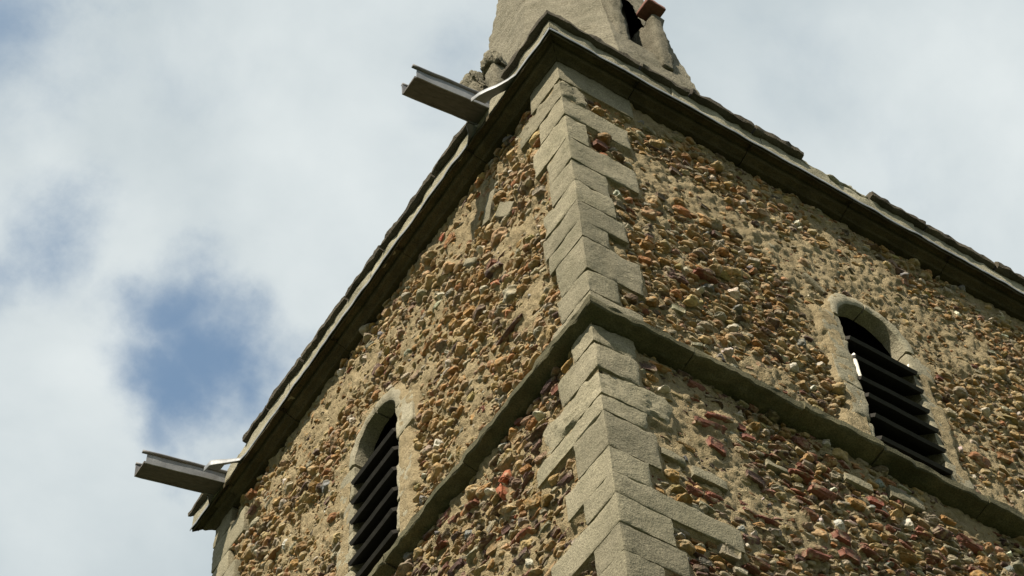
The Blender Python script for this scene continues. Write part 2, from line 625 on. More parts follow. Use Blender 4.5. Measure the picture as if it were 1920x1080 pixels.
def make_proto(seed, kind, sub):
    """unit stone, y pointing out of the wall; the buried back is left open."""
    rg = np.random.default_rng(seed)
    V, F = ico(sub)
    F = F[~(V[F][:, :, 1] < -0.45).all(axis=1)]
    use = np.unique(F)
    rm = -np.ones(len(V), int)
    rm[use] = np.arange(len(use))
    V, F = V[use], rm[F]
    P = V.copy()
    if kind == 'slab':
        e = 0.42
        P = np.sign(P) * np.abs(P) ** e
        P *= np.array([.92, .9, .9])
    elif kind == 'rubble':
        P = np.sign(P) * np.abs(P) ** 0.7
    cuts = {'round': rg.integers(1, 4), 'rubble': 6, 'flint': 7, 'slab': 3}[kind]
    for _ in range(cuts):
        n = rg.normal(size=3)
        n[1] = abs(n[1]) * 1.3
        n /= np.linalg.norm(n)
        d = rg.uniform(.45, .8)
        ex = np.maximum(0, P @ n - d)
        P = P - ex[:, None] * n * 0.92
    amp = {'round': .14, 'rubble': .17, 'flint': .15, 'slab': .11}[kind]
    P = P * (1 + amp * fbm(V, 1.6, 3, seed * 3 + 1)[:, None] * 1.5)
    P += 0.03 * np.c_[fbm(V, 5, 2, seed), fbm(V, 5, 2, seed + 9), fbm(V, 5, 2, seed + 19)]
    return P, F


KINDS = ['round'] * 7 + ['rubble'] * 5 + ['flint'] * 4 + ['slab'] * 4
PROTO_HI = [make_proto(100 + i, k, 3) for i, k in enumerate(KINDS)]
PROTO_LO = [make_proto(100 + i, k, 2) for i, k in enumerate(KINDS)]
PROTO_XS = [make_proto(100 + i, k, 1) for i, k in enumerate(KINDS)]
PROTO_ME = {}


def proto_mesh(i):
    if i not in PROTO_ME:
        PROTO_ME[i] = mesh_np('stone_shape', *PROTO_HI[i], mat=M_COB_OBJ, sharp=0 if KINDS[i] == 'round' else 22)
    return PROTO_ME[i]


def seen_px(P):
    q = CAM_M @ (np.asarray(P) - CAM_C)
    return 960 + FPX * q[0] / q[2], 540 + FPX * q[1] / q[2]


# single dressed fragments built into the rubble: side, low, u, z, half length, half height
FRAG = [('L', 0, .95, -.60, .045, .15, .35), ('L', 0, .78, -.86, .13, .06, .9), ('L', 0, 1.22, -.93, .09, .028, .8), ('R', 1, .425, -4.0, .085, .03, -.03),
        ('R', 1, .66, -4.04, .12, .04, .02), ('R', 0, 2.0, -1.21, .10, .018, -.75), ('R', 1, 1.84, -3.375, .10, .03, -.03), ('R', 1, 1.2, -3.62, .08, .022, 0),
        ('R', 1, 2.23, -3.29, .13, .045, .03)]
# stones that catch the eye in the photograph: wall, stage, u, z, half length, half height, shape, colour
SPECIAL = [('L', 0, .945, -1.538, .03, .03, 'slab', 'brick'), ('L', 1, .957, -3.462, .032, .05, 'slab', 'brick'), ('L', 1, .995, -3.575, .03, .05, 'slab', 'brick'),
           ('L', 0, 1.066, -.97, .045, .036, 'flint', 'white'), ('L', 0, .82, -2.18, .15, .035, 'slab', 'plum'), ('L', 0, 4.204, -1.014, .04, .03, 'flint', 'white'),
           ('L', 0, 3.179, -1.288, .05, .035, 'round', 'slate'), ('L', 1, 1.108, -3.444, .035, .028, 'flint', 'white'), ('R', 1, .434, -3.415, .055, .025, 'flint', 'white'),
           ('R', 0, .67, -1.271, .058, .038, 'round', 'tan'), ('R', 1, .819, -3.421, .11, .028, 'slab', 'red'), ('R', 1, .75, -3.722, .10, .04, 'slab', 'red'),
           ('R', 1, 1.374, -3.575, .08, .028, 'slab', 'red'), ('R', 1, .981, -3.855, .10, .026, 'slab', 'plum'), ('R', 1, .735, -3.56, .13, .028, 'slab', 'red'),
           ('R', 1, 1.559, -4.008, .09, .03, 'slab', 'red'), ('R', 1, 1.581, -4.146, .10, .03, 'slab', 'red'), ('R', 1, 1.76, -3.175, .06, .04, 'round', 'yellow'),
           ('R', 0, .743, -2.074, .09, .05, 'rubble', 'plum'), ('R', 1, 2.185, -3.544, .045, .034, 'flint', 'white'), ('R', 1, 1.509, -3.67, .10, .03, 'slab', 'red')]
ALL = []                      # every stone of the rubble facing


def mortar_level(side, low, u, z):
    """mean mortar surface, and how far it covers the stones (bare patches)."""
    s = 11 + (side == 'R') * 7 + low * 3
    P = np.c_[u, z, np.zeros_like(u)]
    patch = fbm(P * np.array([1, 1.5, 1]), 1.5, 3, s)
    return patch


def pack(side, low, u0, u1, z0, z1):
    rg = np.random.default_rng(41 + (side == 'R') * 5 + low * 13)
    cell = 0.2
    grid = {}
    out = []
    mix = MIX[(side, low)]
    names = list(mix)
    pw = np.array([mix[n] for n in names])
    pw /= pw.sum()
    area = (u1 - u0) * (z1 - z0)
    # sizes: a few large, many middling, small ones to fill
    tiers = [(int(area * (9 if low else 3)), .055, .085), (int(area * (60 if low else 40)), .040, .058), (int(area * 420), .026, .043),
             (int(area * 460), .017, .028), (int(area * 620), .009, .016)]
    for (ss, sl, u, z, a, b, kind, cn) in SPECIAL:
        if ss == side and sl == low:
            grid.setdefault((int(u / cell), int(math.floor(z / cell))), []).append((u, z, a, b))
            ki = rg.choice([i for i, kk in enumerate(KINDS) if kk == kind])
            out.append(dict(u=u, z=z, a=a, b=b, d=.04, tilt=rg.normal() * .08, twist=.0, flip=False, c=np.array(PAL[cn]) * .95, k=int(ki), kind=kind, cn=cn, bury=.45))
    for cnt, s0, s1 in tiers:
        U = rg.uniform(u0, u1, cnt)
        Z = rg.uniform(z0, z1, cnt)
        pt = mortar_level(side, low, U, Z)
        for u, z, p in zip(U, Z, pt):
            if s1 > .02 and rg.random() < np.clip((p - 0.22) * 2.2, 0, .80):
                continue
            a = rg.uniform(s0, s1)
            cn = names[rg.choice(len(names), p=pw)]
            if cn in ('red', 'plum', 'brick'):
                kind = 'slab' if rg.random() < .75 else 'rubble'
                a *= 1.35
                b = a * rg.uniform(.28, .42)
            elif cn in ('white', 'slate'):
                kind, b = 'flint', a * rg.uniform(.55, .85)
            else:
                q = rg.random()
                kind = 'round' if q < (.22 if low else .42) else ('rubble' if q < (.66 if low else .82) else 'slab')
                b = a * (rg.uniform(.30, .46) if kind == 'slab' else (rg.uniform(.36, .62) if side == 'L' else rg.uniform(.34, .60)))
                a *= 1.1
            zr = -z
            # keep clear of dressed stone
            lim = quoin_reach(zr, 'L' if side == 'L' else 'R', low) if True else 0
            if u - a * .8 < lim + .012:
                continue
            far = .4
            for (fa, fb, L, R) in FARQ:
                if fa <= zr <= fb:
                    far = L if side == 'L' else R
                    far = (L if side == 'L' else R)
            if u + a * .8 > W - far - .012:
                continue
            if not low:
                w = WIN[side]
                bad = False
                for (j0, j1, jt, jb, _s) in JAMBS[side]:
                    if j0 - a * .75 < u < j1 + a * .75 and jb - b * .8 < z < jt + b * .8:
                        bad = True
                        break
                if bad or (z > -w['sp'] - .05 and (u - w['u']) ** 2 + (z + w['sp']) ** 2 < (w['hw'] + AR + a * .8) ** 2):
                    continue
                if w['u'] - w['hw'] - .05 < u < w['u'] + w['hw'] + .05 and z < -w['sp']:
                    continue
            gi, gj = int(u / cell), int(math.floor(z / cell))
            ok = not any(f[0] == side and f[1] == low and abs(u - f[2]) < f[4] + a * .8 and abs(z - f[3]) < f[5] + b * .8 for f in FRAG)
            for ii in (gi - 1, gi, gi + 1):
                for jj in (gj - 1, gj, gj + 1):
                    for (x, y, aa, bb) in grid.get((ii, jj), ()):
                        dx, dy = (u - x) / (a + aa), (z - y) / (b + bb)
                        if dx * dx + dy * dy < (1.06 if side == 'L' else .90):
                            ok = False
                            break
                    if not ok:
                        break
                if not ok:
                    break
            if not ok:
                continue
            grid.setdefault((gi, gj), []).append((u, z, a, b))
            base = np.array(PAL[cn]) * .84 * rg.uniform(.68, 1.28) * (1 + rg.normal(size=3) * .05)
            ki = rg.choice([i for i, kk in enumerate(KINDS) if kk == kind])
            dep = min(b * rg.uniform(1.1, 2.0), .052) if kind != 'slab' else min(b * rg.uniform(1.1, 1.9), .06)
            tilt = rg.normal() * .16
            bury = np.clip(rg.uniform(.0, .62) - max(0, p) * .6, -.3, .62)
            out.append(dict(u=u, z=z, a=a, b=b, d=dep, tilt=tilt, twist=rg.normal() * .18, flip=rg.random() < .5,
                            c=np.clip(base, .01, .8), k=int(ki), kind=kind, cn=cn, bury=bury))
    return out


def mortar_sheet(side, low, u0, u1, z0, z1, stones, cell):  # one sheet of mortar with the stones' beds
    nu, nz = int((u1 - u0) / cell), int((z1 - z0) / cell)
    us, zs = np.linspace(u0, u1, nu + 1), np.linspace(z0, z1, nz + 1)
    UU, ZZ = np.meshgrid(us, zs)
    u, z = UU.ravel(), ZZ.ravel()
    patch = mortar_level(side, low, u, z)
    P = np.c_[u, z, np.full_like(u, 3.3 * (side == 'R') + low)]
    n = -.054 + np.clip(patch, -.6, .6) * .022 + fbm(P, 5.5, 2, 3) * .007 + fbm(P, 15, 3, 5) * .013 + fbm(P, 36, 2, 8) * .010
    # mortar squeezed up round each stone
    lip = np.zeros_like(u)
    for s in stones:
        R = 1.75
        i0, i1 = np.searchsorted(us, [s['u'] - s['a'] * R, s['u'] + s['a'] * R])
        k0, k1 = np.searchsorted(zs, [s['z'] - s['a'] * R, s['z'] + s['a'] * R])
        if i1 <= i0 or k1 <= k0:
            continue
        du = us[i0:i1][None, :] - s['u']
        dz = zs[k0:k1][:, None] - s['z']
        d = np.sqrt((du / s['a']) ** 2 + (dz / s['b']) ** 2)
        g = np.exp(-((np.maximum(d, .85) - .85) / .45) ** 2) * min(.026, s['d'] * (.30 + .5 * s['bury']))
        idx = (np.arange(k0, k1)[:, None] * (nu + 1) + np.arange(i0, i1)[None, :])
        np.maximum.at(lip, idx.ravel(), g.ravel())
    n = n + lip
    # flush pointing round the dressed stones
    q = np.zeros_like(u)
    rows = np.array([quoin_reach(-zz, side, low) for zz in zs])
    lim = np.repeat(rows, nu + 1)
    near = np.clip(1 - (u - lim + .02 * fbm(P, 9, 2, 70)) / .10, 0, 1) ** .7
    n = np.maximum(n, -.016 * near - .09 * (1 - near) + .007 * fbm(P, 18, 3, 71) * near)
    n = np.where(u < lim, -.014, n)
    if not low:
        for (j0, j1, jt, jb, _s) in JAMBS[side]:
            d = np.maximum.reduce([j0 - u, u - j1, jb - z, z - jt])
            k = np.clip(1 - (d + .012 * fbm(P, 12, 2, 77)) / .07, 0, 1)
            n = np.maximum(n, -.002 * k - .09 * (1 - k) + .006 * fbm(P, 20, 2, 78) * k)
        w_ = WIN[side]
        d = np.hypot(u - w_['u'], z + w_['sp']) - w_['hw'] - AR
        k = np.where(z > -w_['sp'] - .05, np.clip(1 - (d + .012 * fbm(P, 12, 2, 79)) / .08, 0, 1), 0)
        n = np.maximum(n, -.0 * k - .09 * (1 - k) + .006 * fbm(P, 20, 2, 80) * k)
    V = wall_frame(side, low)(u, n, z + H)
    i = np.arange(nu)[None, :] + np.arange(nz)[:, None] * (nu + 1)
    F = np.stack([i, i + 1, i + nu + 2, i + nu + 1], -1).reshape(-1, 4)
    if not low:
        cu, cz = u[F].mean(1), z[F].mean(1)
        F = F[~in_open(side, cu, cz, .05)]
    if side == 'L':
        F = F[:, ::-1]
    return V, F


LABEL = {('L', 0): 'sunlit upper left wall of tan cobbles in sandy mortar', ('R', 0): 'upper right wall of ochre cobbles with bare mortar patches',
         ('L', 1): 'lower left wall with dark plum rubble', ('R', 1): 'lower right wall of flat red brick rubble'}
PANEL = {}
for side in 'LR':
    for low in (0, 1):
        zz0, zz1 = (-6.6, -3.09) if low else (-3.06, -.0)
        st = pack(side, low, .1, W - .1, zz0 + .02, zz1 - (.02 if low else .03))
        V, F = mortar_sheet(side, low, .012, W - .012, zz0, zz1, st, .016)
        me = mesh_np('rubble_wall', V, F, mat=M_MORTAR)
        o = obj('rubble_wall', me, TOWER)
        o['label'] = LABEL[(side, low)]
        PANEL[(side, low)] = o
        fr = wall_frame(side, low)
        for s in st:
            s['side'], s['low'] = side, low
            nm = -.046 + s['bury'] * s['d']
            s['p'] = fr(np.array([s['u']]), np.array([nm]), np.array([s['z'] + H]))[0]
            x, y = seen_px(s['p'])
            dist = np.linalg.norm(s['p'] - CAM_C)
            s['in'] = -20 < x < 1940 and -20 < y < 1100
            s['px'] = s['a'] * (s['b'] * .57 + s['d'] * .6) / dist ** 2 * (1 if s['in'] else 0)
        ALL += st


for (fs, fl, fu, fz, fa, fb, ft) in FRAG:
    V_, F_ = block_geom((-fa, -.06, -fb), (fa, .022, fb), r=.010, rough=.006, cell=.03, seed=int(fu * 100), chips=1.2)
    c_, t_ = math.cos(ft), math.sin(ft)
    Uq, Zq = V_[:, 0] * c_ - V_[:, 2] * t_ + fu, V_[:, 0] * t_ + V_[:, 2] * c_ + fz
    Vw_ = wall_frame(fs, fl)(Uq, V_[:, 1] - .035, Zq + H)
    obj('dressed_fragment', mesh_np('dressed_fragment', Vw_, F_[:, ::-1] if fs == 'R' else F_, mat=M_LIME, sharp=42), PANEL[(fs, fl)])


def stone_basis(s):
    """columns: along the wall, out of the wall, up."""
    if s['side'] == 'L':
        X, Y, Z = np.array([0, 1., 0]), np.array([-1., 0, 0]), np.array([0, 0, 1.])
    else:
        X, Y, Z = np.array([1., 0, 0]), np.array([0, -1., 0]), np.array([0, 0, 1.])
    if s['flip']:
        X = -X
    c, t = math.cos(s['tilt']), math.sin(s['tilt'])
    X, Z = X * c + Z * t, Z * c - X * t
    c, t = math.cos(s['twist']), math.sin(s['twist'])
    Y, Z = Y * c + Z * t, Z * c - Y * t
    return np.c_[X * s['a'], Y * s['d'], Z * s['b']]


# the largest stones in view are objects of their own, the rest one mass on each wall
PIECE = {'round': 'cobble', 'rubble': 'rubble_stone', 'flint': 'flint', 'slab': 'stone_slab'}
LIMIT = {'cobble': 300, 'rubble_stone': 290, 'flint': 160, 'stone_slab': 120, 'brick_fragment': 200}
byk = {}
for s in ALL:
    s['name'] = 'brick_fragment' if s['cn'] in ('red', 'brick') else PIECE[s['kind']]
    byk.setdefault(s['name'], []).append(s)
single = set()
for nm, L in byk.items():
    L.sort(key=lambda s: -s['px'])
    for s in L[:LIMIT[nm]]:
        if s['px'] > 0:
            single.add(id(s))
            B = stone_basis(s)
            o = bpy.data.objects.new(nm, proto_mesh(s['k']))
            COL.objects.link(o)
            o.parent = PANEL[(s['side'], s['low'])]
            o.matrix_world = Matrix(((*B[0], s['p'][0]), (*B[1], s['p'][1]), (*B[2], s['p'][2]), (0, 0, 0, 1)))
            o.color = (*s['c'], 1)
for key, panel in PANEL.items():
    VV, FF, CC, off = [], [], [], 0
    for s in ALL:
        if (s['side'], s['low']) != key or id(s) in single:
            continue
        V, F = (PROTO_LO if s['a'] > .02 else PROTO_XS)[s['k']]
        B = stone_basis(s)
        if np.linalg.det(B) < 0:
            F = F[:, ::-1]
        VV.append(V @ B.T + s['p'])
        FF.append(F + off)
        CC.append(np.repeat(s['c'][None], len(V), 0))
        off += len(V)
    o = obj('small_cobbles', mesh_np('small_cobbles', np.concatenate(VV), np.concatenate(FF), colors=np.concatenate(CC), mat=M_COB_MASS, sharp=38), panel)
    o['kind'] = 'stuff'


# ------------------------------------------------------------------ windows
def build_window(side):
    w = WIN[side]
    fr = wall_frame(side, 0)
    root = bpy.data.objects.new('belfry_window', None)
    COL.objects.link(root)
    root.parent = TOWER
    root['label'] = 'narrow round-headed louvred window in the ' + ('sunlit left wall' if side == 'L' else 'right wall')

    def put(name, V, F, mat):
        Vw = fr(V[:, 0], V[:, 1], V[:, 2] + H)
        return obj(name, mesh_np(name, Vw, F[:, ::-1] if side == 'R' else F, mat=mat, sharp=42), root)
    D = .27
    for i, (j0, j1, jt, jb, sgn) in enumerate(JAMBS[side]):
        V, F = block_geom((j0, -D, jb + .004), (j1, random.uniform(-.012, .004), jt - .004), r=.011, rough=.006, cell=.03,
                          seed=500 + i * 3 + (side == 'R') * 90, chips=.9)
        put('jamb_stone', V, F, M_LIME2)
    # two stones make the round head
    for k, (t0, t1) in enumerate(((0.0, 88.5), (91.0, 180.0))):
        nt_, nr, nn = 16, 4, 8
        V, F = box_grid(nt_, nr, nn)
        th = np.radians(t0 + V[:, 0] * (t1 - t0))
        r = w['hw'] + V[:, 1] * AR * (1 + .18 * np.sin(th * 3 + k))
        n = -.12 + V[:, 2] * .126
        edge = (V[:, 2] > .99) & ((V[:, 1] < .01) | (V[:, 1] > .99))
        n = n - edge * .012
        P = np.c_[w['u'] + r * np.cos(th), n, -w['sp'] + .002 + r * np.sin(th)]
        P += np.c_[fbm(P, 18, 3, k), fbm(P, 18, 3, k + 4), fbm(P, 18, 3, k + 8)] * .0045
        put('arch_stone', P, F, M_LIME2)
    # louvre boards slope down and out
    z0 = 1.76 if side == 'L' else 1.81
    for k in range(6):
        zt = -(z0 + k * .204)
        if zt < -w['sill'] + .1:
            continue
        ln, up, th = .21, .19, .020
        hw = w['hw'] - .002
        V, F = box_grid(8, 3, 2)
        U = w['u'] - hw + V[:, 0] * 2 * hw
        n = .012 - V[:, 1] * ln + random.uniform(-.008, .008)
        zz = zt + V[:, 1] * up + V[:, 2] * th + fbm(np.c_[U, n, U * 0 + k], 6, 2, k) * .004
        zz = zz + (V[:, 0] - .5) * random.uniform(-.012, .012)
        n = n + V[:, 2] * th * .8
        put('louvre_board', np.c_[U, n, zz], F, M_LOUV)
    # dark battens the boards are let into
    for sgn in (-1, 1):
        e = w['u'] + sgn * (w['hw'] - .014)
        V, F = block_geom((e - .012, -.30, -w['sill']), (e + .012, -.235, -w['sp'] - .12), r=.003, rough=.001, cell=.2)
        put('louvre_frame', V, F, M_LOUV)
    if side == 'R':
        # strip and scrap at the opening's edges, sunlight put into their white colour
        V, F = block_geom((w['u'] - w['hw'] + .003, -.03, -2.20), (w['u'] - w['hw'] + .017, .014, -1.95), r=.003, rough=.002, cell=.05, seed=4)
        put('sunlit_strip', V, F, M_WHITE)
        V, F = block_geom((w['u'] + w['hw'] - .03, -.05, -1.745), (w['u'] + w['hw'] - .004, -.01, -1.63), r=.006, rough=.006, cell=.02, seed=9)
        V[:, 0] += (V[:, 2] + 1.745) * .25
        put('white_scrap', V, F, M_WHITE)
    # rear chamber walls keep the belfry dark
    return root


for side in 'LR':
    build_window(side)


# ------------------------------------------------------------------ string course and cornice
def moulding(name, profile, side, t0, t1, mat, parent, low=0, mitre0=False, mitre1=False, rough=.004, cell=.05, seed=0, sub=3, wave=0.0, sh=None):
    """stone moulding: profile is a closed list of (projection, height)."""
    pr = []
    m = len(profile)
    for i in range(m):
        a, b = np.array(profile[i]), np.array(profile[(i + 1) % m])
        k = max(1, int(np.ceil(np.linalg.norm(b - a) / .03)))
        for q in range(k):
            pr.append(a + (b - a) * q / k)
    pr = np.array(pr)
    m = len(pr)
    n = max(2, int(round((t1 - t0) / cell)))
    T = np.linspace(0, 1, n + 1)
    V = []
    for t in T:
        a = t0 - pr[:, 0] * float(mitre0)
        b = t1 + pr[:, 0] * float(mitre1)
        V.append(np.c_[a + (b - a) * t, pr[:, 0], pr[:, 1]])
    V = np.concatenate(V)
    i = np.arange(n)[:, None] * m
    j = np.arange(m)[None, :]
    F = np.stack([i + j, i + (j + 1) % m, i + m + (j + 1) % m, i + m + j], -1).reshape(-1, 4)
    # caps as fans
    c0, c1 = V[:m].mean(0), V[-m:].mean(0)
    V = np.concatenate([V, [c0, c1]])
    k0, k1 = len(V) - 2, len(V) - 1
    js = np.arange(m)
    cap0 = np.stack([np.full(m, k0), (js + 1) % m, js, np.full(m, k0)], -1)
    cap1 = np.stack([np.full(m, k1), n * m + js, n * m + (js + 1) % m, np.full(m, k1)], -1)
    d = np.c_[fbm(V, 8, 3, seed), fbm(V, 14, 3, seed + 3), fbm(V, 14, 3, seed + 7)]
    V = V + d * np.array([0.2, 1, 1]) * rough
    if wave:
        V[:, 2] += wave * fbm(np.c_[V[:, 0], V[:, 0] * 0, V[:, 0] * 0], 3.0, 2, seed + 2)
    fr = wall_frame(side, low)
    Vw = fr(V[:, 0], V[:, 1], V[:, 2] + H)
    tri = np.concatenate([cap0[:, :3], cap1[:, :3]])
    allF = np.concatenate([np.concatenate([F[:, [0, 1, 2]], F[:, [0, 2, 3]]]), tri])
    if side == 'L':
        allF = allF[:, ::-1]
    return Vw, allF


def run_moulding(name, profile, mat, lens, low=0, rough=.004, seed=0, jitter=.003, far=None, smooth=True, wave=0.0):
    """blocks along both walls, the corner block turning the corner."""
    Ls, Rs = lens
    geo = []
    for side, first in (('L', Ls[0]), ('R', Rs[0])):
        geo.append(moulding(name, profile, side, 0, first, mat, TOWER, low, True, False, rough, seed=seed, wave=wave))
    V = np.concatenate([geo[0][0], geo[1][0]])
    F = np.concatenate([geo[0][1], geo[1][1] + len(geo[0][0])])
    obj(name, mesh_np(name, V, F, smooth, mat=mat, sharp=24), TOWER)
    for side, LL in (('L', Ls), ('R', Rs)):
        t = LL[0]
        k = 0
        while t < W - .02:
            ln = LL[1 + k % (len(LL) - 1)] * random.uniform(.9, 1.1)
            e = t + ln
            last = False
            if e > W - .35:
                e, last = W, True
            dj, dz = random.uniform(-jitter, jitter), random.uniform(-jitter, jitter)
            pf = [(p + (dj if p > .02 else 0), z + dz) for p, z in profile]
            Vb, Fb = moulding(name, pf, side, t + .006, e, mat, TOWER, low, False, last, rough, seed=seed + k * 5 + (side == 'R') * 50, wave=wave)
            obj(name, mesh_np(name, Vb, Fb, smooth, mat=mat, sharp=24), TOWER)
            t = e
            k += 1
            if last:
                break


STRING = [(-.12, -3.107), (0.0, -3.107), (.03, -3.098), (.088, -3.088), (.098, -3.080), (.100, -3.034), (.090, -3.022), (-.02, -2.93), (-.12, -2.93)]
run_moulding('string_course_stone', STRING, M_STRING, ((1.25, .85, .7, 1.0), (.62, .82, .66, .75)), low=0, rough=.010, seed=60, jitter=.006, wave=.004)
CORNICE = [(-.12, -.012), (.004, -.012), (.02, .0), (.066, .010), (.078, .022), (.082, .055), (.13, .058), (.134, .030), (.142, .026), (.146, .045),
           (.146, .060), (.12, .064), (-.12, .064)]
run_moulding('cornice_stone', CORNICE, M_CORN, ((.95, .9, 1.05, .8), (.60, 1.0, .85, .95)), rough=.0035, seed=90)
PARAPET = [(-.2, .066), (.138, .066), (.136, .222), (-.2, .222)]
run_moulding('parapet_stone', PARAPET, M_PAR, ((.7, .75, .9, .6), (.9, .8, .65)), rough=.008, seed=120, jitter=.006)


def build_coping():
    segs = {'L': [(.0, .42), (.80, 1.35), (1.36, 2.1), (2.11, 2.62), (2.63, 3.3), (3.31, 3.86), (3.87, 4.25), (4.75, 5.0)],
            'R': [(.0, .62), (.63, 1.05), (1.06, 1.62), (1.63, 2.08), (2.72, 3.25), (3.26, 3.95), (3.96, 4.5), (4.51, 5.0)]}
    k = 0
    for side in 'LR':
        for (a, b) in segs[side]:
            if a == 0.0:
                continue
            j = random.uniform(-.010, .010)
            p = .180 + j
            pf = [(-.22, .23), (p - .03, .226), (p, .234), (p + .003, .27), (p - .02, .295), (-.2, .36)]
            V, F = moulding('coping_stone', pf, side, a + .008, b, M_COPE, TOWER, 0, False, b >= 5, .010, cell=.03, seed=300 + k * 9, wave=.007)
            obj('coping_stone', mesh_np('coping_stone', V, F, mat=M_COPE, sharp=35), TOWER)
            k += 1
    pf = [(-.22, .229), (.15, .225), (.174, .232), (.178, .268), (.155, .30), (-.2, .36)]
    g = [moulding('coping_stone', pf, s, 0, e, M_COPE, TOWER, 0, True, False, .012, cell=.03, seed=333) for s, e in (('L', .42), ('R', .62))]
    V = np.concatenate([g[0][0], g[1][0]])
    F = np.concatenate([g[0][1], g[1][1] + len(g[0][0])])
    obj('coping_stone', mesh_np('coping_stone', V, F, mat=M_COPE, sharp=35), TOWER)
    # bare, broken bedding where a coping stone is lost
    for side, a, b in (('R', 2.09, 2.71),):
        pf = [(-.2, .224), (.125, .224), (.145, .232), (.135, .262), (.06, .29), (-.2, .30)]
        V, F = moulding('bedding_mortar', pf, side, a, b, M_PAR, TOWER, 0, False, False, .018, cell=.025, seed=401, wave=.02)
        obj('bedding_mortar', mesh_np('bedding_mortar', V, F, mat=M_PAR), TOWER)


build_coping()


# ------------------------------------------------------------------ lead flashing along the cornice
def lead_path(name, pts, mat, parent, seed=0):
    """a dressed lead strip: pts are (t, projection, dz) along a wall, drawn as a thin bent sheet."""
    side = name[1]
    P = []
    for (t0, p0, z0), (t1, p1, z1) in zip(pts[:-1], pts[1:]):
        n = max(1, int(abs(t1 - t0) / .04 + abs(p1 - p0) / .04))
        for q in range(n):
            f = q / n
            P.append((t0 + (t1 - t0) * f, p0 + (p1 - p0) * f, z0 + (z1 - z0) * f))
    P.append(pts[-1])
    P = np.array(P)
    w = fbm(np.c_[P[:, 0] * 1.0, P[:, 1], P[:, 2]], 7, 2, seed) * .0045
    prof = [(-.075, .036), (-.03, .030), (-.004, .022), (.002, .012), (.003, -.012), (.0, -.015), (-.002, -.012), (-.004, .008), (-.03, .020), (-.075, .027)]
    m = len(prof)
    V, F = [], []
    for i, (t, p, z) in enumerate(P):
        for (a, b) in prof:
            g = max(0.0, p - E_) / .15
            V.append((t, p + a * (1 + .5 * g) + w[i], z + b * (1 + .8 * g) + w[i] * .8))
    n = len(P) - 1
    for i in range(n):
        for j in range(m):
            F.append((i * m + j, i * m + (j + 1) % m, (i + 1) * m + (j + 1) % m, (i + 1) * m + j))
    V = np.array(V)
    F = np.array(F)
    Vw = wall_frame(side, 0)(V[:, 0], V[:, 1], V[:, 2] + H)
    if side == 'L':
        F = F[:, ::-1]
    return obj('lead_flashing', mesh_np('lead_flashing', Vw, F, mat=mat), parent)


E_ = .153
Z_ = .050
lead_path(('x', 'R'), [(-E_, E_, Z_), (1.4, E_ + .002, Z_), (2.8, E_ - .003, Z_), (4.2, E_, Z_ + .004), (5.15, E_, Z_)], M_LEAD, TOWER, 1)
lead_path(('x', 'L'), [(-E_, E_, Z_), (.27, E_, Z_), (.33, E_ + .025, Z_ - .002), (.53, .295, Z_ - .012), (.60, .31, Z_ + .0)], M_LEAD, TOWER, 2)
lead_path(('x', 'L'), [(.80, .23, Z_ + .03), (.84, .19, Z_ + .01), (.92, E_, Z_), (2.4, E_ + .003, Z_), (4.22, E_, Z_), (4.29, E_ + .01, Z_), (4.44, .35, Z_ - .01), (4.52, .36, Z_)],
          M_LEAD, TOWER, 3)
lead_path(('x', 'L'), [(4.76, .20, Z_ + .02), (4.82, E_, Z_), (5.0, E_, Z_), (5.15, E_, Z_)], M_LEAD, TOWER, 4)


# ------------------------------------------------------------------ lead-lined spouts
def build_spout(y_near, y_far, x_tip, z_tip, z_root, label):
    root = bpy.data.objects.new('rainwater_spout', None)
    COL.objects.link(root)
    root.parent = TOWER
    root['label'] = label
    x_root = .05
    L = x_root - x_tip
    sl = (z_root - z_tip) / L

    def prism(name, yz, mat, x0=x_tip, x1=x_root, rough=.003, seed=0):
        n = 14
        m = len(yz)
        V, F = [], []
        for i in range(n + 1):
            x = x0 + (x1 - x0) * i / n
            for (y, z) in yz:
                V.append((x, y, H + z + z_tip + sl * (x - x_tip)))
        for i in range(n):
            for j in range(m):
                F.append((i * m + j, i * m + (j + 1) % m, (i + 1) * m + (j + 1) % m, (i + 1) * m + j))
        V = np.array(V)
        c0, c1 = V[:m].mean(0), V[-m:].mean(0)
        V = np.concatenate([V, [c0, c1]])
        F = np.array(F)
        T = [F[:, [0, 1, 2]], F[:, [0, 2, 3]]]
        js = np.arange(m)
        T.append(np.stack([np.full(m, len(V) - 2), (js + 1) % m, js], -1))
        T.append(np.stack([np.full(m, len(V) - 1), n * m + js, n * m + (js + 1) % m], -1))
        V = V + np.c_[fbm(V, 6, 2, seed), fbm(V, 6, 2, seed + 2), fbm(V, 6, 2, seed + 5)] * rough
        me = mesh_np(name, V, np.concatenate(T), smooth=False, mat=mat)
        return obj(name, me, root)
    a, b = y_near, y_far
    prism('floor_board', [(a + .004, 0), (b - .004, 0), (b - .004, .022), (a + .004, .022)], M_BOARD, seed=int(a * 10))
    prism('side_sheet', [(a - .004, -.006), (a + .004, -.006), (a - .004, .10), (a - .014, .10)], M_LEADM, x0=x_tip + .012, seed=3 + int(a * 10))
    prism('side_sheet', [(b - .004, -.004), (b + .006, -.004), (b + .014, .15), (b + .004, .15)], M_LEADD, x0=x_tip - .004, seed=5 + int(a * 10))

    def roll(y, z, r, x0):
        q = [(y + r * math.cos(t), z + r * math.sin(t)) for t in np.linspace(0, 2 * math.pi, 11)[:-1]]
        o = prism('rolled_edge', q, M_LEADD, x0=x0, seed=7)
        for p in o.data.polygons:
            p.use_smooth = True
    roll(a - .016, .106, .016, x_tip - .03)
    roll(b + .008, .152, .014, x_tip - .004)
    # stone block the spout rests on, bedded in the cornice
    block('bearing_stone', (-.115, a - .03, H + z_root - .10), (.06, b + .06, H + z_root - .012 + sl * -.05), M_CORN, root, r=.015, seed=int(a * 30))


